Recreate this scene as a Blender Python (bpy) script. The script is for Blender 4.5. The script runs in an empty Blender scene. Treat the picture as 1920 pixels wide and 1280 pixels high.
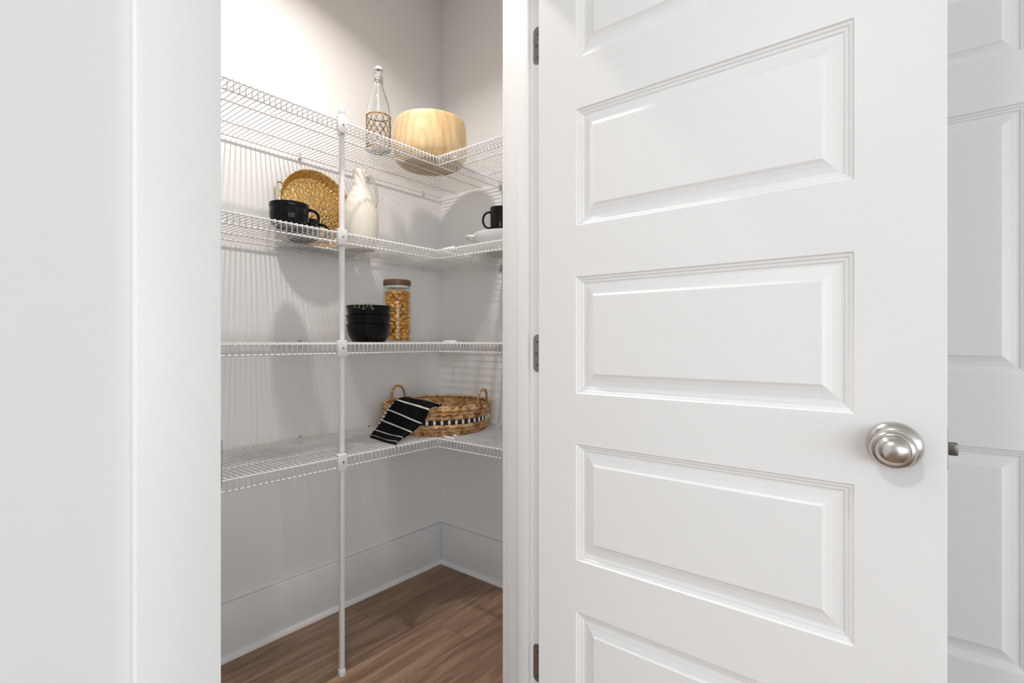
import bpy, bmesh, math, random
from mathutils import Vector, Matrix
random.seed(7)
scene = bpy.context.scene
COL = scene.collection
PI = math.pi

# ------------------------------------------------------------------ camera
# world axes: x runs along the pantry's back wall (to the right), y runs into the pantry, z up
cam_d = bpy.data.cameras.new('camera'); cam = bpy.data.objects.new('camera', cam_d); COL.objects.link(cam)
cam_d.lens = 18.0; cam_d.sensor_width = 36.0; cam_d.clip_start = 0.02
cam.location = (0, 0, 1.07); cam.rotation_euler = (PI / 2, 0, math.radians(38.8 - 90))
scene.camera = cam

# ------------------------------------------------------------------ world / lights / exposure
w = bpy.data.worlds.new('world'); scene.world = w; w.use_nodes = True
bg = w.node_tree.nodes['Background']; bg.inputs[0].default_value = (0.80, 0.90, 1.0, 1); bg.inputs[1].default_value = 0.3
scene.view_settings.view_transform = 'Standard'; scene.view_settings.look = 'None'
scene.view_settings.gamma = 1.0; scene.view_settings.exposure = 0.0
scene.view_settings.use_curve_mapping = False
WIN_STRENGTH = 135.0      # daylight through the room's side window (W)
REAR_STRENGTH = 84.0    # added fill light behind the camera, set in an invented glazed opening (W)
CORNER_STRENGTH = 142.0  # added fill light from the room's far corner, through an invented opening (W)
ROOM_LAMP = 20.0         # emission of the room's round ceiling lamp
PANTRY_BULB = 11.2       # power of the pantry's bulb (W)

def area(name, loc, direction, sx, sy, power, color):
    d = bpy.data.lights.new(name, 'AREA'); d.shape = 'RECTANGLE'; d.size = sx; d.size_y = sy
    d.energy = power; d.color = color
    o = bpy.data.objects.new(name, d); COL.objects.link(o); o.location = loc
    o.rotation_euler = Vector(direction).to_track_quat('-Z', 'Y').to_euler()
    return o
area('window_daylight', (-6.55, -4.15, 1.45), (1, 0, 0), 2.3, 1.9, WIN_STRENGTH, (0.80, 0.90, 0.98))
area('rear_fill', (-0.7, -5.64, 1.20), (0, 1, 0), 3.8, 2.2, REAR_STRENGTH, (0.85, 0.94, 1.0))
area('corner_fill', (-4.55, -5.64, 1.20), (0, 1, 0), 3.1, 2.2, CORNER_STRENGTH, (0.88, 0.95, 1.0))

scene.cycles.caustics_reflective = False; scene.cycles.caustics_refractive = False; scene.cycles.sample_clamp_indirect = 6.0

# ------------------------------------------------------------------ materials
def new_mat(name):
    m = bpy.data.materials.new(name); m.use_nodes = True
    return m, m.node_tree.nodes, m.node_tree.links, m.node_tree.nodes['Principled BSDF']

def plain(name, col, rough=0.5, metal=0.0, bump=0.0, bscale=200.0, spec=0.5, var=0.0, coat=0.0):
    m, N, L, b = new_mat(name)
    b.inputs['Base Color'].default_value = (*col, 1); b.inputs['Roughness'].default_value = rough
    b.inputs['Metallic'].default_value = metal; b.inputs['Specular IOR Level'].default_value = spec
    b.inputs['Coat Weight'].default_value = coat
    tc = N.new('ShaderNodeTexCoord')
    if var > 0:
        n = N.new('ShaderNodeTexNoise'); n.inputs['Scale'].default_value = 6; L.new(tc.outputs['Object'], n.inputs['Vector'])
        mx = N.new('ShaderNodeMix'); mx.data_type = 'RGBA'
        mx.inputs[6].default_value = (*[c * (1 - var) for c in col], 1); mx.inputs[7].default_value = (*[min(1, c * (1 + var)) for c in col], 1)
        L.new(n.outputs['Fac'], mx.inputs[0]); L.new(mx.outputs[2], b.inputs['Base Color'])
    if bump > 0:
        n = N.new('ShaderNodeTexNoise'); n.inputs['Scale'].default_value = bscale; n.inputs['Detail'].default_value = 3
        L.new(tc.outputs['Object'], n.inputs['Vector'])
        bp = N.new('ShaderNodeBump'); bp.inputs['Strength'].default_value = bump; bp.inputs['Distance'].default_value = 0.002
        L.new(n.outputs['Fac'], bp.inputs['Height']); L.new(bp.outputs['Normal'], b.inputs['Normal'])
    return m

def emit(name, col, s):
    m, N, L, b = new_mat(name)
    b.inputs['Base Color'].default_value = (0.9, 0.9, 0.88, 1)
    b.inputs['Emission Color'].default_value = (*col, 1); b.inputs['Emission Strength'].default_value = s
    return m

def wood(name, dark, mid, light, axis='x', scale=3.0, stretch=14.0, rough=0.5, rings=False, per_object=True):
    m, N, L, b = new_mat(name)
    tc = N.new('ShaderNodeTexCoord'); mp = N.new('ShaderNodeMapping')
    s = {'x': (1.0, stretch, stretch), 'y': (stretch, 1.0, stretch), 'z': (stretch, stretch, 1.0)}[axis]
    mp.inputs['Scale'].default_value = s
    L.new(tc.outputs['Object'], mp.inputs['Vector'])
    oi = N.new('ShaderNodeObjectInfo'); mul = N.new('ShaderNodeMath'); mul.operation = 'MULTIPLY'; mul.inputs[1].default_value = 37.0
    L.new(oi.outputs['Random'], mul.inputs[0])
    if per_object: L.new(mul.outputs[0], mp.inputs['Location'])
    n = N.new('ShaderNodeTexNoise'); n.inputs['Scale'].default_value = scale; n.inputs['Detail'].default_value = 7; n.inputs['Roughness'].default_value = 0.62
    n.inputs['Distortion'].default_value = 0.6
    L.new(mp.outputs['Vector'], n.inputs['Vector'])
    cr = N.new('ShaderNodeValToRGB'); e = cr.color_ramp.elements
    e[0].position = 0.30; e[0].color = (*dark, 1); e[1].position = 0.72; e[1].color = (*light, 1)
    k = cr.color_ramp.elements.new(0.5); k.color = (*mid, 1)
    L.new(n.outputs['Fac'], cr.inputs['Fac'])
    out = cr.outputs['Color']
    if per_object:
        hv = N.new('ShaderNodeHueSaturation')
        mr = N.new('ShaderNodeMapRange'); mr.inputs['To Min'].default_value = 0.78; mr.inputs['To Max'].default_value = 1.18
        L.new(oi.outputs['Random'], mr.inputs['Value']); L.new(mr.outputs['Result'], hv.inputs['Value']); L.new(out, hv.inputs['Color'])
        out = hv.outputs['Color']
    # fine fibres
    n2 = N.new('ShaderNodeTexNoise'); n2.inputs['Scale'].default_value = scale * 9; n2.inputs['Detail'].default_value = 3
    L.new(mp.outputs['Vector'], n2.inputs['Vector'])
    mx = N.new('ShaderNodeMix'); mx.data_type = 'RGBA'; mx.blend_type = 'OVERLAY'; mx.inputs[0].default_value = 0.25
    L.new(out, mx.inputs[6]); L.new(n2.outputs['Color'], mx.inputs[7])
    bw = N.new('ShaderNodeRGBToBW'); L.new(n2.outputs['Color'], bw.inputs[0]); L.new(bw.outputs[0], mx.inputs[7])
    out = mx.outputs[2]
    if rings:
        wv = N.new('ShaderNodeTexWave'); wv.wave_type = 'RINGS'; wv.inputs['Scale'].default_value = 5.0; wv.inputs['Distortion'].default_value = 7.0
        wv.inputs['Detail'].default_value = 2; wv.inputs['Detail Scale'].default_value = 1.2
        mp2 = N.new('ShaderNodeMapping'); mp2.inputs['Scale'].default_value = (2.2, 2.2, 0.9); mp2.inputs['Location'].default_value = (0.21, 0.02, -0.03)
        L.new(tc.outputs['Object'], mp2.inputs['Vector']); L.new(mp2.outputs['Vector'], wv.inputs['Vector'])
        m3 = N.new('ShaderNodeMix'); m3.data_type = 'RGBA'; m3.blend_type = 'MULTIPLY'; m3.inputs[7].default_value = (*[c for c in (0.78, 0.62, 0.45)], 1)
        r2 = N.new('ShaderNodeMapRange'); r2.inputs['From Min'].default_value = 0.45; r2.inputs['From Max'].default_value = 1.0; r2.inputs['To Max'].default_value = 0.42
        L.new(wv.outputs['Fac'], r2.inputs['Value']); L.new(r2.outputs['Result'], m3.inputs[0]); L.new(out, m3.inputs[6])
        out = m3.outputs[2]
    L.new(out, b.inputs['Base Color'])
    b.inputs['Roughness'].default_value = rough
    bp = N.new('ShaderNodeBump'); bp.inputs['Strength'].default_value = 0.12; bp.inputs['Distance'].default_value = 0.001
    L.new(n2.outputs['Fac'], bp.inputs['Height']); L.new(bp.outputs['Normal'], b.inputs['Normal'])
    return m

M = {}
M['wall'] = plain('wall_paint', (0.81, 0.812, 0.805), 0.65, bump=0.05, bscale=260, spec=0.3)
M['pantry'] = plain('pantry_paint_lifted', (0.90, 0.893, 0.882), 0.65, bump=0.05, bscale=260, spec=0.3)  # lighter than the hall walls: brightness for the dim pantry put into the colour
M['ceil'] = plain('ceiling_paint', (0.83, 0.83, 0.82), 0.8)
M['trim'] = plain('trim_paint', (0.88, 0.88, 0.875), 0.38)
M['door'] = plain('door_paint', (0.88, 0.88, 0.875), 0.40, bump=0.02, bscale=120)
M['wire'] = plain('white_vinyl_wire', (0.86, 0.86, 0.85), 0.35)
M['bracket'] = plain('white_plastic', (0.85, 0.85, 0.84), 0.45)
M['nickel'] = plain('satin_nickel', (0.60, 0.58, 0.55), 0.24, 1.0)
M['hinge'] = plain('hinge_nickel', (0.42, 0.40, 0.37), 0.38, 1.0)
M['steel'] = plain('screw_steel', (0.35, 0.35, 0.35), 0.3, 1.0)
M['darkmetal'] = plain('latch_metal', (0.16, 0.16, 0.145), 0.35, 1.0)
M['black'] = plain('black_glaze', (0.0045, 0.0045, 0.005), 0.08, spec=0.22)
M['jug'] = plain('cream_stoneware', (0.86, 0.81, 0.71), 0.5, bump=0.08, bscale=90)
M['white_ceramic'] = plain('white_glaze', (0.88, 0.88, 0.87), 0.2)
M['bowlwood'] = wood('mango_wood', (0.62, 0.40, 0.18), (0.80, 0.59, 0.32), (0.88, 0.71, 0.44), axis='z', scale=2.2, stretch=3.0, rough=0.5, rings=True, per_object=False)
M['lidwood'] = wood('acacia_wood', (0.07, 0.035, 0.018), (0.13, 0.07, 0.035), (0.22, 0.13, 0.07), axis='x', scale=12, stretch=8, rough=0.5, per_object=False)
M['floor'] = wood('oak_plank', (0.150, 0.085, 0.052), (0.285, 0.175, 0.110), (0.43, 0.285, 0.185), axis='x', scale=2.4, stretch=11, rough=0.42)
M['joint'] = plain('plank_core', (0.06, 0.03, 0.02), 0.7)
M['bead'] = plain('white_shell', (0.86, 0.84, 0.79), 0.3)
M['band'] = plain('black_cord', (0.012, 0.010, 0.010), 0.8, bump=0.5, bscale=500)
M['rattan'] = plain('rattan_handle', (0.36, 0.20, 0.085), 0.5, var=0.25)
M['cane'] = plain('cane_wrap', (0.52, 0.31, 0.14), 0.55, var=0.25)
M['herb'] = plain('herb_leaf', (0.42, 0.48, 0.28), 0.5, var=0.3)
M['rubber'] = plain('stopper_porcelain', (0.9, 0.89, 0.87), 0.3)
M['bail'] = plain('bail_wire', (0.62, 0.62, 0.62), 0.25, 1.0)
M['seagrass_net'] = plain('seagrass_cord', (0.44, 0.25, 0.10), 0.7, var=0.3)

# braided water hyacinth with strong colour variation along the strands
m, N, L, b = new_mat('hyacinth'); M['hyacinth'] = m
tc = N.new('ShaderNodeTexCoord'); n = N.new('ShaderNodeTexNoise'); n.inputs['Scale'].default_value = 38; n.inputs['Detail'].default_value = 4
L.new(tc.outputs['Object'], n.inputs['Vector']); cr = N.new('ShaderNodeValToRGB'); e = cr.color_ramp.elements
e[0].position = 0.30; e[0].color = (0.21, 0.085, 0.03, 1); e[1].position = 0.64; e[1].color = (0.74, 0.50, 0.27, 1)
k = e.new(0.48); k.color = (0.50, 0.275, 0.115, 1)
L.new(n.outputs['Fac'], cr.inputs['Fac']); L.new(cr.outputs['Color'], b.inputs['Base Color']); b.inputs['Roughness'].default_value = 0.6

# hammered brass
m, N, L, b = new_mat('hammered_brass'); M['brass'] = m
b.inputs['Base Color'].default_value = (0.84, 0.58, 0.25, 1); b.inputs['Metallic'].default_value = 1.0; b.inputs['Roughness'].default_value = 0.27
tc = N.new('ShaderNodeTexCoord'); v = N.new('ShaderNodeTexVoronoi'); v.inputs['Scale'].default_value = 85; v.feature = 'F1'
L.new(tc.outputs['Object'], v.inputs['Vector'])
bp = N.new('ShaderNodeBump'); bp.inputs['Strength'].default_value = 0.9; bp.inputs['Distance'].default_value = 0.0042
L.new(v.outputs['Distance'], bp.inputs['Height']); L.new(bp.outputs['Normal'], b.inputs['Normal'])
M['brass_plain'] = plain('brass_rod', (0.62, 0.42, 0.19), 0.3, 1.0)

# clear glass
m, N, L, b = new_mat('clear_glass'); M['glass'] = m
b.inputs['Base Color'].default_value = (0.97, 0.985, 0.98, 1); b.inputs['Roughness'].default_value = 0.0
b.inputs['Transmission Weight'].default_value = 1.0; b.inputs['IOR'].default_value = 1.45

# thin jar glass: see-through with Fresnel reflections
m, N, L, b = new_mat('thin_glass'); M['thin_glass'] = m
tr = N.new('ShaderNodeBsdfTransparent'); tr.inputs[0].default_value = (0.965, 0.98, 0.975, 1)
gl = N.new('ShaderNodeBsdfGlossy'); gl.inputs['Roughness'].default_value = 0.02
lw = N.new('ShaderNodeLayerWeight'); lw.inputs['Blend'].default_value = 0.5
pw = N.new('ShaderNodeMath'); pw.operation = 'POWER'; pw.inputs[1].default_value = 4.0; L.new(lw.outputs['Facing'], pw.inputs[0])
fr = N.new('ShaderNodeMath'); fr.operation = 'MULTIPLY_ADD'; fr.inputs[1].default_value = 0.55; fr.inputs[2].default_value = 0.03; L.new(pw.outputs[0], fr.inputs[0])
ms = N.new('ShaderNodeMixShader'); L.new(fr.outputs[0], ms.inputs[0]); L.new(tr.outputs[0], ms.inputs[1]); L.new(gl.outputs[0], ms.inputs[2])
L.new(ms.outputs[0], N['Material Output'].inputs['Surface'])

# pasta
m, N, L, b = new_mat('pasta'); M['pasta'] = m
oi = N.new('ShaderNodeObjectInfo'); cr = N.new('ShaderNodeValToRGB'); e = cr.color_ramp.elements
e[0].position = 0.0; e[0].color = (0.80, 0.28, 0.018, 1); e[1].position = 1.0; e[1].color = (0.93, 0.53, 0.07, 1)
L.new(oi.outputs['Random'], cr.inputs['Fac']); L.new(cr.outputs['Color'], b.inputs['Base Color']); b.inputs['Roughness'].default_value = 0.55
b.inputs['Subsurface Weight'].default_value = 0.0

# striped towel: uv.y runs along the cloth in metres
def striped(name, base, stripe, period, width, offset):
    m, N, L, b = new_mat(name)
    uv = N.new('ShaderNodeUVMap'); uv.uv_map = 'UVMap'; sp = N.new('ShaderNodeSeparateXYZ'); L.new(uv.outputs['UV'], sp.inputs[0])
    ad = N.new('ShaderNodeMath'); ad.operation = 'ADD'; ad.inputs[1].default_value = offset; L.new(sp.outputs['Y'], ad.inputs[0])
    mo = N.new('ShaderNodeMath'); mo.operation = 'MODULO'; mo.inputs[1].default_value = period; L.new(ad.outputs[0], mo.inputs[0])
    lt = N.new('ShaderNodeMath'); lt.operation = 'LESS_THAN'; lt.inputs[1].default_value = width; L.new(mo.outputs[0], lt.inputs[0])
    mx = N.new('ShaderNodeMix'); mx.data_type = 'RGBA'; mx.inputs[6].default_value = (*base, 1); mx.inputs[7].default_value = (*stripe, 1)
    L.new(lt.outputs[0], mx.inputs[0]); L.new(mx.outputs[2], b.inputs['Base Color']); b.inputs['Roughness'].default_value = 0.95
    b.inputs['Specular IOR Level'].default_value = 0.15
    tc = N.new('ShaderNodeTexCoord'); n = N.new('ShaderNodeTexNoise'); n.inputs['Scale'].default_value = 700
    L.new(tc.outputs['Object'], n.inputs['Vector']); bp = N.new('ShaderNodeBump'); bp.inputs['Strength'].default_value = 0.4; bp.inputs['Distance'].default_value = 0.001
    L.new(n.outputs['Fac'], bp.inputs['Height']); L.new(bp.outputs['Normal'], b.inputs['Normal'])
    return m
M['towel'] = striped('towel_cloth', (0.006, 0.006, 0.007), (0.78, 0.76, 0.71), 0.0535, 0.0056, 0.0372)
M['towel_pale'] = striped('towel_pale_cloth', (0.03, 0.03, 0.03), (0.80, 0.77, 0.70), 0.0165, 0.0115, 0.003)
M['bulb'] = emit('pantry_bulb', (1.0, 0.90, 0.79), 6.0)
M['lamp_disc'] = emit('room_lamp_disc', (1.0, 0.93, 0.83), 4.0)

# ------------------------------------------------------------------ mesh helpers
def tag(o, label=None, cat=None, group=None, kind=None):
    if label: o['label'] = label
    if cat: o['category'] = cat
    if group: o['group'] = group
    if kind: o['kind'] = kind
    return o

def finish(name, bm, mat, parent=None, smooth=False, recalc=True, angle=None):
    if recalc: bmesh.ops.recalc_face_normals(bm, faces=bm.faces[:])
    me = bpy.data.meshes.new(name); bm.to_mesh(me); bm.free()
    if mat: me.materials.append(M[mat] if isinstance(mat, str) else mat)
    if smooth or angle is not None:
        me.polygons.foreach_set('use_smooth', [True] * len(me.polygons))
    if angle is not None: me.set_sharp_from_angle(angle=math.radians(angle))
    o = bpy.data.objects.new(name, me); COL.objects.link(o)
    if parent: o.parent = parent
    return o

def inst(name, me, loc, parent=None, rot=None):
    o = bpy.data.objects.new(name, me); COL.objects.link(o); o.location = loc
    if rot is not None: o.rotation_euler = rot
    if parent: o.parent = parent
    return o

def empty(name, loc=(0, 0, 0)):
    o = bpy.data.objects.new(name, None); COL.objects.link(o); o.location = loc; o.empty_display_size = 0.05
    return o

def box(bm, lo, hi, bev=0.0, seg=2):
    r = bmesh.ops.create_cube(bm, size=1.0)
    vs = r['verts']
    for v in vs:
        v.co = Vector([lo[i] if v.co[i] < 0 else hi[i] for i in range(3)])
    if bev > 0:
        es = list({e for v in vs for e in v.link_edges})
        bmesh.ops.bevel(bm, geom=es, offset=bev, segments=seg, affect='EDGES', profile=0.5)

def lathe(bm, prof, seg=48, mat=None):
    """prof: list of (r, z); r = 0 makes a pole"""
    rings = []
    for r, z in prof:
        if r <= 1e-6: rings.append([bm.verts.new((0, 0, z))])
        else: rings.append([bm.verts.new((r * math.cos(2 * PI * i / seg), r * math.sin(2 * PI * i / seg), z)) for i in range(seg)])
    for A, B in zip(rings, rings[1:]):
        for i in range(seg):
            j = (i + 1) % seg
            if len(A) == 1 and len(B) == 1: continue
            if len(A) == 1: bm.faces.new((A[0], B[j], B[i]))
            elif len(B) == 1: bm.faces.new((A[i], A[j], B[0]))
            else: bm.faces.new((A[i], A[j], B[j], B[i]))
    return rings

def tube(bm, pts, rad, seg=8, closed=False, flat=1.0, up=None):
    """swept round tube; rad a number or a list; flat scales the second axis"""
    pts = [Vector(p) for p in pts]; n = len(pts)
    rad = rad if isinstance(rad, (list, tuple)) else [rad] * n
    prev = None; rings = []
    for i in range(n):
        if closed: t = pts[(i + 1) % n] - pts[i - 1]
        else: t = pts[min(i + 1, n - 1)] - pts[max(i - 1, 0)]
        t.normalize()
        if up is not None: a = (Vector(up) - t * t.dot(Vector(up))).normalized()
        elif prev is None:
            a = Vector((0, 0, 1)) if abs(t.z) < 0.9 else Vector((1, 0, 0)); a = (a - t * t.dot(a)).normalized()
        else: a = (prev - t * t.dot(prev)).normalized()
        prev = a; b = t.cross(a)
        rings.append([bm.verts.new(pts[i] + (a * math.cos(2 * PI * k / seg) + b * flat * math.sin(2 * PI * k / seg)) * rad[i]) for k in range(seg)])
    m = n if closed else n - 1
    for i in range(m):
        A = rings[i]; B = rings[(i + 1) % n]
        for k in range(seg):
            l = (k + 1) % seg
            bm.faces.new((A[k], A[l], B[l], B[k]))
    if not closed:
        bm.faces.new(rings[0][::-1]); bm.faces.new(rings[-1])

def xform(bm, mtx):
    bmesh.ops.transform(bm, matrix=mtx, verts=bm.verts[:])

# ------------------------------------------------------------------ key dimensions (metres)
N0 = 0.696; N1 = 0.811           # pantry front wall: room face, pantry face
JL, JR = 0.2745, 0.986           # jamb faces of the opening
XL, XR = -0.33, 1.732            # pantry side walls
YB = 1.838                       # pantry back wall
ZC = 2.743                       # ceiling
HX = 1.575                       # hall wall (holds the second door)
RX, RY = -6.4, -5.5              # far limits of the room the camera stands in
DH = 2.045                       # opening height

# ------------------------------------------------------------------ structure
def struct(name, boxes, mat, bev=0.0):
    bm = bmesh.new()
    for lo, hi in boxes: box(bm, lo, hi, bev)
    o = finish(name, bm, mat, angle=40 if bev else None); o['kind'] = 'structure'; return o

struct('wall_front', [((RX, N0, 0), (JL - 0.018, N1, ZC)), ((JR + 0.018, N0, 0), (XR, N1, ZC)), ((JL - 0.018, N0, DH + 0.018), (JR + 0.018, N1, ZC))], 'wall')
struct('wall_back', [((XL - 0.1, YB, 0), (XR + 0.1, YB + 0.1, ZC))], 'pantry')
struct('wall_right', [((XR, N1 - 0.005, 0), (XR + 0.1, YB, ZC))], 'pantry')
struct('wall_left', [((XL - 0.1, N1, 0), (XL, YB, ZC))], 'pantry')
D2A, D2B = 0.47, -0.29           # second door, hinge edge and free edge (y)
struct('wall_hall', [((HX, D2A + 0.02, 0), (HX + 0.11, N0, ZC)), ((HX, RY, 0), (HX + 0.11, D2B - 0.02, ZC)), ((HX, D2B - 0.02, DH + 0.02), (HX + 0.11, D2A + 0.02, ZC))], 'wall')
WA, WB, WZ0, WZ1 = -5.3, -3.0, 0.5, 2.4
struct('wall_window', [((RX - 0.12, RY, 0), (RX, WA, ZC)), ((RX - 0.12, WB, 0), (RX, N0, ZC)), ((RX - 0.12, WA, 0), (RX, WB, WZ0)), ((RX - 0.12, WA, WZ1), (RX, WB, ZC))], 'wall')
GZ = 2.3                          # two invented rear-wall openings that let the fill lights in
OP = [(-6.1, -3.0), (-2.6, 1.2)]
struct('wall_rear', [((RX - 0.12, RY - 0.1, 0), (OP[0][0], RY, ZC)), ((OP[0][1], RY - 0.1, 0), (OP[1][0], RY, ZC)), ((OP[1][1], RY - 0.1, 0), (HX + 0.11, RY, ZC))] + [((a, RY - 0.1, GZ), (b, RY, ZC)) for a, b in OP], 'wall')
for q, (a, b) in enumerate(OP):  # frames for the invented openings, added along with the fill lights
    struct('window_%d' % (q + 2), [((x0, RY - 0.08, 0.03), (x0 + 0.05, RY - 0.03, GZ - 0.05)) for x0 in (a, (a + b) / 2 - 0.025, b - 0.05)] + [((a, RY - 0.08, GZ - 0.05), (b, RY - 0.03, GZ)), ((a, RY - 0.08, 0), (b, RY - 0.03, 0.03))], 'trim')
struct('ceiling', [((RX - 0.12, RY - 0.1, ZC), (XR + 0.1, YB + 0.1, ZC + 0.08))], 'ceil')
win = struct('window_1', [((RX - 0.09, WA, WZ0), (RX - 0.04, WA + 0.05, WZ1)), ((RX - 0.09, WB - 0.05, WZ0), (RX - 0.04, WB, WZ1)),
                          ((RX - 0.09, WA + 0.05, WZ0), (RX - 0.04, WB - 0.05, WZ0 + 0.05)), ((RX - 0.09, WA + 0.05, WZ1 - 0.05), (RX - 0.04, WB - 0.05, WZ1)),
                          ((RX - 0.08, (WA + WB) / 2 - 0.02, WZ0 + 0.05), (RX - 0.05, (WA + WB) / 2 + 0.02, WZ1 - 0.05))], 'trim')

# floor: a slab with single planks laid on it
floor = struct('floor', [((RX - 0.12, RY - 0.1, -0.09), (XR + 0.1, YB + 0.1, -0.0065))], 'floor')
PW = 0.181; PLN = 1.22
def plank_mesh(length, width):
    bm = bmesh.new(); box(bm, (0, 0, -0.0065), (length - 0.0006, width - 0.0006, 0), 0.0006, 1)
    me = bpy.data.meshes.new('plank'); bm.to_mesh(me); bm.free(); me.materials.append(M['floor']); return me
pcache = {}
y = YB - 0.012 - PW * 16
row = 0
offs = [0.35, 0.95, 0.10, 0.68, 1.10, 0.52, 0.02, 0.80, 0.25]
while y < YB - 0.013:
    wd = min(PW, YB - 0.005 - y)
    x = -2.44 - offs[row % len(offs)]
    while x < XR + 0.05:
        x0 = max(x, -2.44); x1 = min(x + PLN, XR + 0.05)
        if x1 - x0 > 0.03:
            key = (round(x1 - x0, 3), round(wd, 3))
            if key not in pcache: pcache[key] = plank_mesh(*key)
            inst('plank', pcache[key], (x0, y, 0), floor)
        x += PLN
    y += PW; row += 1

# baseboards with a quarter-round shoe
BH = 0.190
def baseboard(name, lo, hi, mat='trim'):
    o = struct(name, [(lo, hi)], mat, 0.006); return o
baseboard('baseboard_back', (XL, YB - 0.016, 0), (XR, YB, BH))
baseboard('baseboard_right', (XR - 0.016, N1, 0), (XR, YB - 0.016, BH))
baseboard('baseboard_left', (XL, N1, 0), (XL + 0.014, YB - 0.014, BH))
baseboard('baseboard_front', (RX, N0 - 0.014, 0), (JL - 0.098, N0, BH))
def shoe(name, p0, p1, out):
    bm = bmesh.new(); p0 = Vector(p0); p1 = Vector(p1); out = Vector(out); R = 0.014
    sec = [(0, 0)] + [(R * math.cos(t * PI / 2 / 5), R * math.sin(t * PI / 2 / 5) * 1.25) for t in range(6)]
    A = [bm.verts.new(p0 + out * a + Vector((0, 0, c))) for a, c in sec]; B = [bm.verts.new(p1 + out * a + Vector((0, 0, c))) for a, c in sec]
    for i in range(len(sec)):
        j = (i + 1) % len(sec); bm.faces.new((A[i], A[j], B[j], B[i]))
    bm.faces.new(A[::-1]); bm.faces.new(B)
    o = finish(name, bm, 'trim', angle=50); o['kind'] = 'structure'
shoe('trim_1', (XL + 0.014, YB - 0.014, 0), (XR - 0.014, YB - 0.014, 0), (0, -1, 0))
shoe('trim_2', (XR - 0.014, N1 + 0.015, 0), (XR - 0.014, YB - 0.014, 0), (-1, 0, 0))

# door frame (jambs with stops) and flat casings
CW = 0.089; CT = 0.017; RV = 0.005
jamb = struct('trim_3', [((JL - 0.018, N0, 0), (JL, N1, DH)), ((JR, N0, 0), (JR + 0.018, N1, DH)), ((JL - 0.018, N0, DH), (JR + 0.018, N1, DH + 0.018))], 'trim', 0.0012)
def stop(lo, hi):
    bm = bmesh.new(); box(bm, lo, hi, 0.002); finish('door_stop', bm, 'trim', jamb, angle=40)
ST0, ST1 = N0 + 0.039, N0 + 0.071
stop((JL, ST0, 0), (JL + 0.011, ST1, DH)); stop((JR - 0.011, ST0, 0), (JR, ST1, DH)); stop((JL + 0.011, ST0, DH - 0.011), (JR - 0.011, ST1, DH))
bm = bmesh.new(); box(bm, (JL - 0.001, N0 - 0.004, 0.885), (JL + 0.0012, N0 + 0.03, 0.945), 0.0005, 1); finish('strike_plate', bm, 'hinge', jamb)
k = 4
for yy0, yy1 in ((N0 - CT, N0), (N1, N1 + CT)):
    struct('trim_%d' % k, [((JL - RV - CW, yy0, 0), (JL - RV, yy1, DH + RV))], 'trim', 0.0025)
    struct('trim_%d' % (k + 1), [((JR + RV, yy0, 0), (JR + RV + CW, yy1, DH + RV))], 'trim', 0.0025)
    struct('trim_%d' % (k + 2), [((JL - RV - CW - 0.012, yy0, DH + RV), (JR + RV + CW + 0.012, yy1, DH + RV + 0.115))], 'trim', 0.0025)
    k += 3
# casing of the hall door
struct('trim_10', [((HX - CT, D2A + 0.012, 0), (HX, D2A + 0.10, DH + 0.01))], 'trim', 0.0025)
struct('trim_11', [((HX - CT, D2B - 0.10, 0), (HX, D2B - 0.012, DH + 0.01))], 'trim', 0.0025)
struct('trim_12', [((HX - CT, D2B - 0.11, DH + 0.01), (HX, D2A + 0.11, DH + 0.12))], 'trim', 0.0025)
struct('trim_13', [((HX - 0.001, D2A + 0.002, 0), (HX + 0.11, D2A + 0.019, DH + 0.003)), ((HX - 0.001, D2B - 0.019, 0), (HX + 0.11, D2B - 0.002, DH + 0.003)), ((HX - 0.001, D2B - 0.019, DH + 0.003), (HX + 0.11, D2A + 0.019, DH + 0.019))], 'trim')

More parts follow.
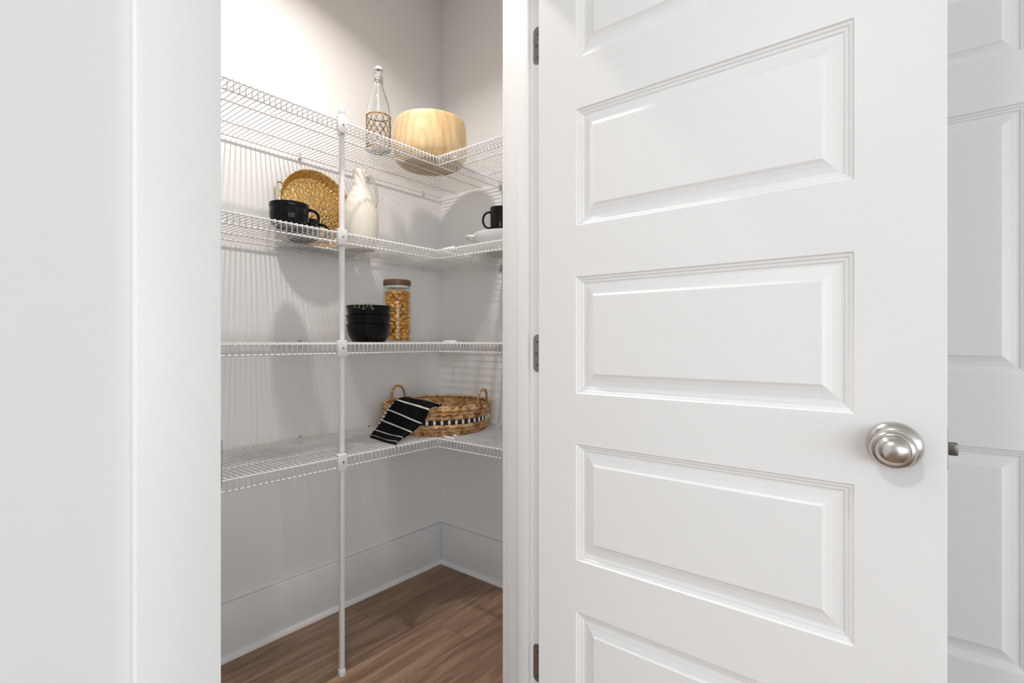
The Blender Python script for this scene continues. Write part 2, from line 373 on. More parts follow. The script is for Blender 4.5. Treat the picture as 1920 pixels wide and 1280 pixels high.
# ------------------------------------------------------------------ moulded doors
PROFILE = [(0, 0), (0.0025, -0.0030), (0.0060, -0.0036), (0.0085, -0.0058), (0.0125, -0.0064), (0.0150, -0.0088), (0.0185, -0.0090),
           (0.0300, -0.0068), (0.0385, -0.0040), (0.0415, -0.0022), (0.0435, -0.0012)]
def moulded_door(name, origin, W, H, us, vs, T=0.035, z0=0.010, label=None):
    """us: list of (u0,u1) panel columns; vs: list of (v0,v1) panel rows; front face at w = 0, back at w = -T"""
    mtx = Matrix(((0, 0, -1, origin[0]), (-1, 0, 0, origin[1]), (0, 1, 0, origin[2]), (0, 0, 0, 1)))  # u->-y, v->z, w->-x
    ub = sorted({0.0, W, *[q for p in us for q in p]}); vb = sorted({z0, H, *[q for p in vs for q in p]})
    bm = bmesh.new(); cache = {}
    def V(u, v, wv):
        key = (round(u, 5), round(v, 5), round(wv, 5))
        if key not in cache: cache[key] = bm.verts.new((u, v, wv))
        return cache[key]
    def hole(i, j): return (ub[i], ub[i + 1]) in us and (vb[j], vb[j + 1]) in vs
    c = 0.0015
    for i in range(len(ub) - 1):
        for j in range(len(vb) - 1):
            if hole(i, j): continue
            for wv in (0, -T):
                bm.faces.new((V(ub[i], vb[j], wv), V(ub[i + 1], vb[j], wv), V(ub[i + 1], vb[j + 1], wv), V(ub[i], vb[j + 1], wv)))
            for (du, dv, e0, e1) in ((-1, 0, (ub[i], vb[j]), (ub[i], vb[j + 1])), (1, 0, (ub[i + 1], vb[j]), (ub[i + 1], vb[j + 1])), (0, -1, (ub[i], vb[j]), (ub[i + 1], vb[j])), (0, 1, (ub[i], vb[j + 1]), (ub[i + 1], vb[j + 1]))):
                ii, jj = i + du, j + dv
                outside = ii < 0 or jj < 0 or ii >= len(ub) - 1 or jj >= len(vb) - 1
                if outside or hole(ii, jj):
                    bm.faces.new((V(*e0, 0), V(*e1, 0), V(*e1, -T), V(*e0, -T)))
    bmesh.ops.recalc_face_normals(bm, faces=bm.faces[:])
    es = [e for e in bm.edges if len(e.link_faces) == 2 and e.calc_face_angle(0) > 1.0 and all(abs(v.co.x) < 1e-5 or abs(v.co.x - W) < 1e-5 or abs(v.co.y - z0) < 1e-5 or abs(v.co.y - H) < 1e-5 for v in e.verts)
          and not any(u0 - 1e-5 <= e.verts[0].co.x <= u1 + 1e-5 and v0 - 1e-5 <= e.verts[0].co.y <= v1 + 1e-5 for u0, u1 in us for v0, v1 in vs)]
    bmesh.ops.bevel(bm, geom=es, offset=0.0018, segments=2, affect='EDGES')
    xform(bm, mtx)
    d = finish(name, bm, 'door', angle=30); d['kind'] = 'structure'
    if label: d['label'] = label
    for (u0, u1) in us:
        for (v0, v1) in vs:
            bm = bmesh.new(); fr = []; bk = []
            for (ins, dep) in PROFILE:
                fr.append([bm.verts.new((a, b_, dep)) for a, b_ in ((u0 + ins, v0 + ins), (u1 - ins, v0 + ins), (u1 - ins, v1 - ins), (u0 + ins, v1 - ins))])
                bk.append([bm.verts.new((a, b_, -T - dep)) for a, b_ in ((u0 + ins, v0 + ins), (u1 - ins, v0 + ins), (u1 - ins, v1 - ins), (u0 + ins, v1 - ins))])
            for R in (fr, bk):
                for A, B in zip(R, R[1:]):
                    for q in range(4): bm.faces.new((A[q], A[(q + 1) % 4], B[(q + 1) % 4], B[q]))
                bm.faces.new(R[-1])
            for q in range(4): bm.faces.new((fr[0][q], fr[0][(q + 1) % 4], bk[0][(q + 1) % 4], bk[0][q]))
            xform(bm, mtx)
            finish('panel', bm, 'door', d)
    return d, mtx

DX, DY = 0.948, 0.685
door1, mt1 = moulded_door('door_1', (DX, DY, 0), 0.711, 2.033, [(0.0995, 0.6015)],
                     [(0.238, 0.488), (0.598, 0.849), (0.958, 1.2095), (1.320, 1.571), (1.680, 1.930)], label='open white door with five horizontal raised panels and nickel knob')
door2, mt2 = moulded_door('door_2', (HX + 0.006, D2A, 0), D2A - D2B, 2.033, [(0.109, 0.3255), (0.4335, 0.650)],
                     [(0.335, 0.829), (0.995, 1.596), (1.7025, 1.90)], label='closed white six panel door beyond the open one')

# knob: rose > part of knob assembly, axis along the door's outward normal
ZK = 0.916; UK = DY - 0.034
kn = Matrix(((0, 0, -1, DX), (-1, 0, 0, DY - UK), (0, 1, 0, ZK), (0, 0, 0, 1)))
bm = bmesh.new()
lathe(bm, [(0, 0.012), (0.0125, 0.012), (0.0125, 0.020), (0.017, 0.027), (0.0255, 0.031), (0.0278, 0.0355), (0.0278, 0.0400), (0.0268, 0.0435), (0.0240, 0.0465), (0.0218, 0.0475),
           (0.0210, 0.0468), (0.0202, 0.0475), (0.0180, 0.0530), (0.0130, 0.0570), (0.007, 0.0588), (0, 0.0593)], 64)
xform(bm, kn); knob = finish('knob', bm, 'nickel', door1, angle=35)
bm = bmesh.new()
lathe(bm, [(0, -0.0005), (0.0345, -0.0005), (0.0347, 0.002), (0.0335, 0.0045), (0.0290, 0.0085), (0.0240, 0.0112), (0.0205, 0.0125), (0, 0.0128)], 64)
xform(bm, kn); finish('rose', bm, 'nickel', knob, angle=40)
# latch plate and bolt on the free edge
ye = DY - 0.711
bm = bmesh.new(); box(bm, (DX + 0.005, ye - 0.0012, ZK - 0.028), (DX + 0.030, ye + 0.001, ZK + 0.028), 0.0006, 1); finish('latch_plate', bm, 'hinge', door1)
bm = bmesh.new(); box(bm, (DX + 0.011, ye - 0.0125, ZK - 0.0085), (DX + 0.024, ye - 0.001, ZK + 0.0095), 0.0022, 2)
finish('latch_bolt', bm, 'darkmetal', door1, angle=40)
# hinges: leaf let into the jamb, knuckle barrel
for hz in (0.307, 1.042, 1.772):
    bm = bmesh.new()
    # rounded-corner leaf on the jamb face
    y0, y1, zz = N0 + 0.001, N0 + 0.0305, 0.0445; R = 0.012
    pts = [(y0, hz - zz), ]
    for t in range(7): an = -PI / 2 + t * PI / 12; pts.append((y1 - R + R * math.cos(an), hz - zz + R + R * math.sin(an)))
    for t in range(7): an = t * PI / 12; pts.append((y1 - R + R * math.cos(an), hz + zz - R + R * math.sin(an)))
    pts.append((y0, hz + zz))
    A = [bm.verts.new((JR - 0.0012, p, q)) for p, q in pts]; B = [bm.verts.new((JR + 0.001, p, q)) for p, q in pts]
    bm.faces.new(A); bm.faces.new(B[::-1])
    for i in range(len(pts)): j = (i + 1) % len(pts); bm.faces.new((A[i], A[j], B[j], B[i]))
    hg = finish('hinge', bm, 'hinge', door1)
    bm = bmesh.new()
    for dz, dy in ((-0.028, 0.018), (0.0, 0.021), (0.028, 0.018)):
        b2 = bmesh.new(); lathe(b2, [(0, 0), (0.0035, 0.0), (0.0032, 0.0010), (0, 0.0013)], 12)
        xform(b2, Matrix(((0, 0, -1, JR - 0.0012), (-1, 0, 0, N0 + dy), (0, 1, 0, hz + dz), (0, 0, 0, 1))))
        me = bpy.data.meshes.new('tmp'); b2.to_mesh(me); b2.free(); bm.from_mesh(me); bpy.data.meshes.remove(me)
    finish('screws', bm, 'darkmetal', hg, smooth=True)

# ------------------------------------------------------------------ wire shelving
LEV = [0.707, 1.066, 1.416, 1.769]     # deck heights
PITCH = 0.0162; LIP = 0.034; SD = 0.404
YF = 1.430; XF = 1.328               # front lips of the long shelf and of the side shelf
WR = 0.0015; RR = 0.0027
def wire_mesh():
    """one cross wire: from the wall, over the deck, bending down into the lip; local +y = towards the wall"""
    bm = bmesh.new()
    pts = [(0, SD - 0.004, -0.006), (0, SD - 0.004, -0.001), (0, SD - 0.008, 0), (0, 0.004, 0), (0, 0.0008, -0.0012), (0, 0, -0.004), (0, 0, -LIP)]
    tube(bm, pts, WR, 5, up=(1, 0, 0))
    bmesh.ops.recalc_face_normals(bm, faces=bm.faces[:])
    me = bpy.data.meshes.new('cross_wire'); bm.to_mesh(me); bm.free(); me.materials.append(M['wire'])
    me.polygons.foreach_set('use_smooth', [True] * len(me.polygons)); return me
WIRE = wire_mesh()
def rod(name, p0, p1, parent, r=RR):
    bm = bmesh.new(); tube(bm, [p0, p1], r, 8); return finish(name, bm, 'wire', parent, angle=50)
def clip_mesh():
    bm = bmesh.new(); box(bm, (-0.007, -0.006, -0.004), (0.007, 0, 0.016), 0.0015, 2); box(bm, (-0.007, -0.012, -0.008), (0.007, 0, -0.003), 0.001, 1)
    me = bpy.data.meshes.new('wall_clip'); bm.to_mesh(me); bm.free(); me.materials.append(M['bracket']); return me
CLIP = clip_mesh()
def screw_mesh():
    bm = bmesh.new(); lathe(bm, [(0, 0), (0.0036, 0), (0.0034, 0.0008), (0, 0.0016)], 12); xform(bm, Matrix.Rotation(PI / 2, 4, 'X'))
    bmesh.ops.recalc_face_normals(bm, faces=bm.faces[:])
    me = bpy.data.meshes.new('screw'); bm.to_mesh(me); bm.free(); me.materials.append(M['steel']); return me
SCREW = screw_mesh()
BACK_LABEL = ['white wire shelf on the back wall, lowest of four', 'white wire shelf on the back wall with the pasta jar and black bowls',
              'white wire shelf on the back wall with the gold tray and cream jug', 'topmost white wire shelf on the back wall with the glass bottle']
SIDE_LABEL = ['white wire shelf on the right wall, lowest of four, beside the basket', 'white wire shelf on the right wall level with the black bowls, empty',
              'white wire shelf on the right wall carrying the white dish', 'topmost white wire shelf on the right wall by the wooden bowl']
HIDE_X = 0.42
for q, z in enumerate(LEV):
    s = tag(empty('wire_shelf', (XL, YF, z)), BACK_LABEL[q], 'shelf', 'wire shelves along the back wall')
    x0 = XL + 0.006; nW = int((XR - 0.02 - x0) / PITCH)
    hid = bmesh.new()
    for i in range(nW):
        x = 0.5806 + (i - 56) * PITCH
        if x > XR - 0.014: break
        if x < x0: continue
        if x < HIDE_X: tube(hid, [(x - XL, SD - 0.006, 0), (x - XL, 0.002, 0), (x - XL, 0, -0.003), (x - XL, 0, -LIP)], WR, 4, up=(1, 0, 0))
        else: inst('cross_wire', WIRE, (x - XL, 0, 0), s)
    for i in range(nW, nW + 6):
        x = 0.5806 + (i - 56) * PITCH
        if x < XR - 0.012: inst('cross_wire', WIRE, (x - XL, 0, 0), s)
    tag(finish('far_cross_wires', hid, 'wire', s, smooth=True), kind='stuff')
    L_ = XR - 0.010 - XL
    rod('lip_rod', (0.004, 0.0045, -0.0042), (L_, 0.0045, -0.0042), s)
    rod('lip_rod', (0.004, 0.0042, -LIP), (L_ + 0.004, 0.0042, -LIP), s)
    for yy in (0.135, 0.285, SD - 0.008): rod('deck_rod', (0.004, yy, -0.0042), (L_, yy, -0.0042), s)
    for xc in (0.09, 0.395, 0.699, 1.004, 1.310, 1.615):
        c = inst('wall_clip', CLIP, (xc - XL, YB - YF - 0.0005, -0.004), s)
        inst('screw', SCREW, (0, -0.0062, 0.009), c)
    # bracket built in world space, then moved into the shelf's frame
    bm = bmesh.new()
    for lo, hi in (((XR - 0.003, YF - 0.020, z - 0.050), (XR - 0.0002, YF + 0.018, z + 0.008)), ((XR - 0.030, YF - 0.010, z - LIP - 0.0125), (XR - 0.002, YF + 0.014, z - LIP - 0.0075)),
                   ((XR - 0.030, YF - 0.010, z - LIP - 0.010), (XR - 0.002, YF - 0.006, z - 0.003)), ((XR - 0.030, YF + 0.010, z - LIP - 0.010), (XR - 0.002, YF + 0.014, z - 0.008))):
        box(bm, lo, hi, 0.001, 1)
    xform(bm, Matrix.Translation((-XL, -YF, -z))); finish('end_bracket', bm, 'bracket', s)
    # side shelf along the right wall (local +y of the wire points to the right wall)
    r = tag(empty('wire_shelf', (XF, 0.83, z)), SIDE_LABEL[q], 'shelf', 'wire shelves along the right wall')
    i = 0
    y = 1.4217
    hid = bmesh.new()
    while y > 0.84:
        if y > 1.02: inst('cross_wire', WIRE, (0, y - 0.83, 0), r, (0, 0, -PI / 2))
        else: tube(hid, [(SD - 0.006, y - 0.83, 0), (0.002, y - 0.83, 0), (0, y - 0.83, -0.003), (0, y - 0.83, -LIP)], WR, 4, up=(0, 1, 0))
        y -= PITCH
    tag(finish('far_cross_wires', hid, 'wire', r, smooth=True), kind='stuff')
    E_ = 1.4255 - 0.83
    rod('lip_rod', (0.0045, 0.004, -0.0042), (0.0045, E_, -0.0042), r); rod('lip_rod', (0.0042, 0.004, -LIP), (0.0042, E_, -LIP), r)
    for xx, e in ((0.120, E_ - 0.012), (0.272, E_ - 0.012), (SD - 0.008, E_ - 0.012)): rod('deck_rod', (xx, 0.004, -0.0042), (xx, e, -0.0042), r)
    for yc in (0.93, 1.235):
        c = inst('wall_clip', CLIP, (XR - XF - 0.0005, yc - 0.83, -0.004), r, (0, 0, -PI / 2))
        inst('screw', SCREW, (0, -0.0062, 0.009), c)
    # corner clip that hooks the side shelf onto the long shelf
    bm = bmesh.new()
    tube(bm, [(0.016, E_ - 0.070, 0.0030), (0.018, E_ - 0.035, 0.0033), (0.020, E_ - 0.004, 0.0033)], 0.0045, 6, flat=0.5)
    tube(bm, [(0.056, E_ - 0.042, 0.0028), (0.058, E_ - 0.018, 0.0030)], 0.005, 6, flat=0.5)
    finish('corner_clip', bm, 'bracket', r, smooth=True)

# support pole with its shelf clips
PX, PY = 0.936, 1.4515
pole = tag(empty('support_pole', (PX, PY, 0)), 'tall thin white pole holding up the back wall wire shelves', 'pole')
bm = bmesh.new(); box(bm, (-0.0073, -0.0073, 0.004), (0.0073, 0.0073, 1.810), 0.003, 3); finish('tube', bm, 'wire', pole, angle=40)
bm = bmesh.new(); box(bm, (-0.0092, -0.0092, 0.0), (0.0092, 0.0092, 0.024), 0.003, 2); finish('foot_cap', bm, 'bracket', pole, angle=40)
bm = bmesh.new(); box(bm, (-0.0085, -0.0085, 1.798), (0.0085, 0.0085, 1.824), 0.004, 3); finish('top_cap', bm, 'bracket', pole, angle=40)
for z in LEV:
    bm = bmesh.new()
    box(bm, (-0.0305, -0.0275, z - LIP - 0.008), (0.0025, -0.0238, z + 0.008), 0.0015, 2)
    box(bm, (-0.0125, -0.0245, z - LIP - 0.007), (-0.0092, 0.0095, z + 0.007), 0.001, 1)
    box(bm, (-0.0305, -0.0255, z + 0.0045), (0.0025, -0.0120, z + 0.0080), 0.001, 1)
    c = finish('shelf_clip', bm, 'bracket', pole, angle=40)
    inst('screw', SCREW, (-0.012, -0.0276, z - LIP / 2), c)

# ------------------------------------------------------------------ lamps
lamp = tag(empty('ceiling_lamp', (0.80, 1.275, ZC)), 'small round lamp on the pantry ceiling', 'lamp')
bm = bmesh.new(); lathe(bm, [(0, 0), (0.085, 0), (0.085, -0.02), (0.068, -0.05), (0.064, -0.106), (0, -0.106)], 40); finish('lamp_holder', bm, 'bracket', lamp, angle=40)
bm = bmesh.new(); lathe(bm, [(0, -0.106), (0.062, -0.106), (0.058, -0.112), (0, -0.114)], 32); finish('lamp_diffuser', bm, 'bulb', lamp, smooth=True)
pl = bpy.data.lights.new('bulb_light', 'AREA'); pl.energy = PANTRY_BULB; pl.color = (1.0, 0.93, 0.88); pl.shape = 'DISK'; pl.size = 0.075
plo = bpy.data.objects.new('bulb_light', pl); COL.objects.link(plo); plo.location = (0.80, 1.275, ZC - 0.118); pl.spread = math.radians(138)
lamp2 = tag(empty('ceiling_lamp', (-1.35, 0.42, ZC)), 'round flush lamp on the ceiling of the room', 'lamp')
bm = bmesh.new(); lathe(bm, [(0, 0), (0.15, 0), (0.15, -0.03), (0.142, -0.03), (0.142, -0.012), (0, -0.012)], 40); finish('lamp_housing', bm, 'bracket', lamp2, angle=40)
bm = bmesh.new(); lathe(bm, [(0, -0.012), (0.14, -0.012), (0.138, -0.03), (0.10, -0.042), (0, -0.048)], 24); finish('lamp_diffuser', bm, 'lamp_disc', lamp2, smooth=True)

pl2 = bpy.data.lights.new('room_lamp_light', 'AREA'); pl2.energy = ROOM_LAMP; pl2.color = (1.0, 0.98, 0.95); pl2.shape = 'DISK'; pl2.size = 0.24
plo2 = bpy.data.objects.new('room_lamp_light', pl2); COL.objects.link(plo2); plo2.location = (-1.35, 0.42, ZC - 0.055)

# ------------------------------------------------------------------ things on the shelves
TOP = [z + WR for z in LEV]

# clear swing-top bottle with a knotted seagrass sleeve
bt = tag(empty('glass_bottle', (1.166, 1.571, TOP[3])), 'clear glass swing top bottle with woven seagrass sleeve on the top shelf', 'bottle')
outer = [(0, 0.004), (0.030, 0.002), (0.036, 0.0), (0.0405, 0.003), (0.042, 0.009), (0.042, 0.138), (0.0410, 0.155), (0.0375, 0.175), (0.0310, 0.200), (0.0230, 0.222), (0.0165, 0.242), (0.0140, 0.258), (0.0138, 0.268), (0.0165, 0.271), (0.0165, 0.280), (0.0142, 0.283), (0.0145, 0.293), (0.0158, 0.296), (0.0150, 0.300)]
inner = [(0.0105, 0.300), (0.0102, 0.270), (0.0108, 0.256), (0.0138, 0.239), (0.0205, 0.219), (0.0288, 0.196), (0.0352, 0.172), (0.0388, 0.153), (0.0398, 0.138), (0.0398, 0.011), (0.034, 0.0065), (0, 0.0075)]
bm = bmesh.new(); lathe(bm, outer + inner, 56); finish('bottle_glass', bm, 'glass', bt, smooth=True)
bm = bmesh.new(); lathe(bm, [(0, 0.2985), (0.0100, 0.2985), (0.0102, 0.3015), (0.0128, 0.302), (0.0128, 0.307), (0.011, 0.312), (0.007, 0.3145), (0, 0.315)], 32); finish('stopper', bm, 'rubber', bt, angle=45)
bm = bmesh.new()
for s_ in (-1, 1):
    tube(bm, [(0.0172 * s_, 0, 0.262), (0.0185 * s_, 0.004, 0.272), (0.0178 * s_, 0.003, 0.286), (0.0155 * s_, 0.001, 0.300), (0.0125 * s_, 0, 0.3065)], 0.0011, 6)
tube(bm, [(0.0172 * math.cos(t * PI / 12), 0.0172 * math.sin(t * PI / 12), 0.275) for t in range(24)], 0.0012, 6, closed=True)
tube(bm, [(0.0150 * math.cos(t * PI / 12), 0.0150 * math.sin(t * PI / 12), 0.262) for t in range(24)], 0.0012, 6, closed=True)
tube(bm, [(0.0172, 0, 0.262), (0.012, -0.0145, 0.252), (-0.012, -0.0145, 0.252), (-0.0172, 0, 0.262)], 0.0011, 6)
finish('bail', bm, 'bail', bt, smooth=True)
bm = bmesh.new(); rs = 0.0438; nc = 12
for rr in range(6):
    z0 = 0.016 + rr * 0.0185
    for c in range(nc):
        a0 = 2 * PI * (c + 0.5 * (rr % 2)) / nc; a1 = a0 + 2 * PI / nc; am = (a0 + a1) / 2
        jz = [random.uniform(-0.003, 0.003) for _ in range(3)]
        P = lambda a, z: ((rs + 0.0006 * math.sin(9 * a)) * math.cos(a), (rs + 0.0006 * math.sin(9 * a)) * math.sin(a), z)
        pts = [P(a0 + (am - a0) * t / 4, z0 + (0.0175) * (1 - (1 - t / 4) ** 2) + jz[0] * math.sin(PI * t / 4)) for t in range(5)]
        pts2 = [P(am + (a1 - am) * t / 4, z0 + 0.0175 * (1 - (t / 4) ** 2) + jz[1] * math.sin(PI * t / 4)) for t in range(5)]
        tube(bm, pts, 0.0013, 5); tube(bm, pts2, 0.0013, 5)
for zz in (0.010, 0.128):
    for ph in (0, PI):
        tube(bm, [((rs + 0.0012 * math.cos(7 * t * PI / 24 + ph)) * math.cos(t * PI / 24), (rs + 0.0012 * math.cos(7 * t * PI / 24 + ph)) * math.sin(t * PI / 24), zz + 0.0014 * math.sin(7 * t * PI / 24 + ph)) for t in range(48)], 0.0014, 5, closed=True)
finish('woven_sleeve', bm, 'seagrass_net', bt, smooth=True)

# carved wooden bowl
bm = bmesh.new()
lathe(bm, [(0, 0.0), (0.108, 0.0), (0.122, 0.006), (0.136, 0.020), (0.1445, 0.042), (0.147, 0.070), (0.1455, 0.120), (0.1415, 0.160), (0.1395, 0.172), (0.136, 0.176), (0.131, 0.173), (0.130, 0.160), (0.134, 0.110), (0.130, 0.050), (0.110, 0.022), (0, 0.018)], 72)
wb = finish('wooden_bowl', bm, 'bowlwood', angle=60); wb.location = (1.400, 1.548, TOP[3]); wb.rotation_euler = (0, 0, 0.55)
tag(wb, 'large round pale wooden bowl in the corner of the top shelf', 'bowl')

# black mugs
def mug_meshes(r, h, hr, thick, neck=True):
    bm = bmesh.new()
    prof = [(0, 0.003), (r * 0.70, 0.003), (r * 0.74, 0.0), (r * 0.80, 0.002), (r * 0.90, 0.009), (r * 0.965, 0.022), (r * 0.985, h * 0.5)]
    if neck: prof += [(r * 0.990, h * 0.76), (r * 0.978, h * 0.775), (r * 0.990, h * 0.79)]
    prof += [(r * 0.997, h * 0.96), (r * 0.99, h), (r * 0.965, h), (r * 0.95, h * 0.95), (r * 0.93, h * 0.4), (r * 0.88, 0.016), (r * 0.7, 0.009), (0, 0.008)]
    lathe(bm, prof, 56); bmesh.ops.recalc_face_normals(bm, faces=bm.faces[:])
    body = bpy.data.meshes.new('mug_body'); bm.to_mesh(body); bm.free(); body.materials.append(M['black']); body.polygons.foreach_set('use_smooth', [True] * len(body.polygons)); body.set_sharp_from_angle(angle=math.radians(50))
    bm = bmesh.new()
    hc = h * 0.52; hh = h * 0.32
    pts = [(r * 0.95 + hr * math.sin(t * PI / 12) ** 0.8 if 0 < t < 12 else r * 0.95, 0, hc + hh * math.cos(t * PI / 12)) for t in range(13)]
    tube(bm, pts, thick, 10, flat=1.5, up=None); bmesh.ops.recalc_face_normals(bm, faces=bm.faces[:])
    hd = bpy.data.meshes.new('mug_handle'); bm.to_mesh(hd); bm.free(); hd.materials.append(M['black']); hd.polygons.foreach_set('use_smooth', [True] * len(hd.polygons))
    return body, hd
def place_mug(meshes, loc, rz, label, grp):
    e = tag(empty('mug', loc), label, 'mug', grp); e.rotation_euler = (0, 0, rz)
    inst('body', meshes[0], (0, 0, 0), e); inst('handle', meshes[1], (0, 0, 0), e)
WIDE = mug_meshes(0.0570, 0.070, 0.030, 0.0046)
place_mug(WIDE, (0.792, 1.509, TOP[2]), math.radians(-28), 'wide black mug in front of the gold tray, nearest the shelf edge', 'wide black mugs')
place_mug(WIDE, (0.925, 1.672, TOP[2]), math.radians(-38), 'wide black mug tucked behind another mug against the gold tray', 'wide black mugs')

# hammered tray leaning on the wall
tl = math.radians(9)
tray = tag(empty('serving_tray', (1.048, 1.808, TOP[2] + 0.1475)), 'round hammered gold tray leaning upright against the back wall', 'tray')
tray.rotation_euler = (PI / 2 - tl, 0, 0)          # local z points to the room (slightly up)
bm = bmesh.new()
lathe(bm, [(0, 0.0), (0.08, 0.0), (0.126, 0.0), (0.1285, 0.0015), (0.1320, 0.008), (0.1470, 0.0320), (0.1490, 0.0330), (0.1515, 0.0315), (0.1510, 0.0290), (0.1365, 0.008), (0.128, -0.0015), (0.118, -0.003), (0, -0.003)], 96)
finish('dish', bm, 'brass', tray, angle=24)
for s_ in (-1, 1):
    bm = bmesh.new()
    A0, A1 = math.radians(-26), math.radians(4)
    if s_ < 0: A0, A1 = math.radians(154), math.radians(188)
    p0 = Vector((0.1500 * math.cos(A0), 0.1500 * math.sin(A0), 0.030)); p1 = Vector((0.1500 * math.cos(A1), 0.1500 * math.sin(A1), 0.030))
    if s_ < 0: p0, p1 = Vector((-0.136, 0.064, 0.030)), Vector((-0.148, -0.024, 0.030))
    else: p0, p1 = Vector((0.136, 0.064, 0.030)), Vector((0.148, -0.024, 0.030))
    mid = (p0 + p1) / 2; ax = (p0 - p1) / 2; out = Vector((0.034 * s_, 0.004, 0.022))
    tube(bm, [mid + ax * 1.05 * math.cos(t * PI / 16) + out * (math.sin(t * PI / 16) ** 0.75 if 0 < t < 16 else 0) for t in range(17)], 0.0026, 8)
    finish('handle', bm, 'brass_plain', tray, smooth=True)

# cream jug
jug = tag(empty('jug', (1.160, 1.676, TOP[2])), 'cream stoneware jug with long neck and loop handle beside the tray', 'jug')
bm = bmesh.new()
prof = [(0, 0.003), (0.046, 0.003), (0.050, 0.0), (0.0545, 0.003), (0.0605, 0.022), (0.0660, 0.055), (0.0680, 0.085), (0.0675, 0.115), (0.0640, 0.148), (0.0565, 0.178), (0.0455, 0.203), (0.0335, 0.224), (0.0262, 0.242), (0.0232, 0.262), (0.0232, 0.285), (0.0246, 0.302),
        (0.0238, 0.3045), (0.0222, 0.302), (0.0205, 0.285), (0.0205, 0.262), (0.0235, 0.242), (0.040, 0.205), (0.058, 0.150), (0.062, 0.085), (0.052, 0.015), (0, 0.010)]
rings = lathe(bm, prof, 64)
for ring in rings:
    for v in ring:
        if v.co.z > 0.24 and len(ring) > 1:     # pinch a pouring lip
            f = (v.co.z - 0.24) / 0.065; an = math.atan2(v.co.y, v.co.x)
            k = max(0, math.cos(an - math.radians(129))) ** 3
            v.co.x += math.cos(math.radians(129)) * 0.006 * f * k; v.co.y += math.sin(math.radians(129)) * 0.006 * f * k; v.co.z += 0.006 * f * k
        if 0.14 < v.co.z < 0.28 and len(ring) > 1:  # soft vertical flutes on the shoulder
            an = math.atan2(v.co.y, v.co.x); g = math.sin(PI * (v.co.z - 0.14) / 0.14)
            s = 1 + 0.010 * g * g * math.cos(7 * an); v.co.x *= s; v.co.y *= s
finish('vessel', bm, 'jug', jug, angle=50)
bm = bmesh.new(); hd = Vector((0.70, -0.71, 0))
hp = [(0.019, 0.282), (0.034, 0.284), (0.046, 0.272), (0.055, 0.252), (0.061, 0.228), (0.0635, 0.204), (0.062, 0.182), (0.056, 0.168), (0.050, 0.172)]
tube(bm, [hd * a + Vector((0, 0, c)) for a, c in hp], [0.006, 0.0062, 0.006, 0.0058, 0.0058, 0.0058, 0.006, 0.0066, 0.006], 10, flat=1.5, up=None)
finish('handle', bm, 'jug', jug, smooth=True)

# white handled dish with a small black mug on it
dz = TOP[2]
dish = tag(empty('serving_dish', (1.578, 1.300, dz)), 'white round two handled dish on the right wall shelf under a mug', 'dish')
bm = bmesh.new()
lathe(bm, [(0, 0.002), (0.078, 0.002), (0.082, 0.0), (0.088, 0.003), (0.110, 0.026), (0.126, 0.052), (0.1335, 0.070), (0.1340, 0.0735), (0.1315, 0.0755), (0.120, 0.0768), (0.06, 0.0775), (0, 0.0775)], 72)
finish('dish_body', bm, 'white_ceramic', dish, angle=50)
for an in (math.radians(129), math.radians(-51)):
    bm = bmesh.new(); o_ = Vector((math.cos(an), math.sin(an), 0)); tg = Vector((-math.sin(an), math.cos(an), 0))
    tube(bm, [o_ * (0.122 + 0.034 * math.sin(t * PI / 12)) + tg * 0.046 * math.cos(t * PI / 12) + Vector((0, 0, 0.062 + 0.006 * math.sin(t * PI / 12))) for t in range(13)], 0.0046, 10)
    finish('handle', bm, 'white_ceramic', dish, smooth=True)
SMALL = mug_meshes(0.0415, 0.100, 0.030, 0.0043, neck=False)
place_mug(SMALL, (1.545, 1.300, dz + 0.0778), math.radians(129), 'straight sided black mug standing on the white dish', 'black mugs')

# three stacked black bowls
bm = bmesh.new()
lathe(bm, [(0, 0.004), (0.050, 0.004), (0.052, 0.0), (0.056, 0.001), (0.061, 0.008), (0.069, 0.022), (0.0735, 0.038), (0.0755, 0.052), (0.0775, 0.058), (0.0780, 0.0615), (0.0765, 0.0625), (0.0745, 0.060), (0.0715, 0.050), (0.068, 0.034), (0.058, 0.016), (0.046, 0.009), (0, 0.008)], 64)
bmesh.ops.recalc_face_normals(bm, faces=bm.faces[:]); BOWL = bpy.data.meshes.new('black_bowl'); bm.to_mesh(BOWL); bm.free(); BOWL.materials.append(M['black'])
BOWL.polygons.foreach_set('use_smooth', [True] * len(BOWL.polygons)); BOWL.set_sharp_from_angle(angle=math.radians(55))
for i, lb in enumerate(('black ceramic bowl at the bottom of the stack of three', 'black ceramic bowl in the middle of the stack of three', 'black ceramic bowl on top of the stack, holding green herbs')):
    tag(inst('bowl', BOWL, (1.093, 1.528, TOP[1] + 0.0325 * i)), lb, 'bowl', 'stacked black bowls')
sp = tag(empty('herb_sprig', (1.093, 1.528, TOP[1] + 0.065)), 'small sprig of green herb leaves spilling over the top black bowl', 'herb')
bm = bmesh.new()
stems = []
for a in range(5):
    an = math.radians(203 + a * 9.5); c_, s_ = math.cos(an), math.sin(an)
    prof = [(0.030, 0.020), (0.055, 0.050), (0.0745, 0.0655 + 0.002 * (a % 2)), (0.0815, 0.0625), (0.0835, 0.054 - 0.003 * (a % 3))]
    st = [Vector((r_ * c_, r_ * s_, z_)) for r_, z_ in prof]
    tube(bm, st, 0.0009, 5); stems.append((st, an))
finish('stem', bm, 'herb', sp, smooth=True)
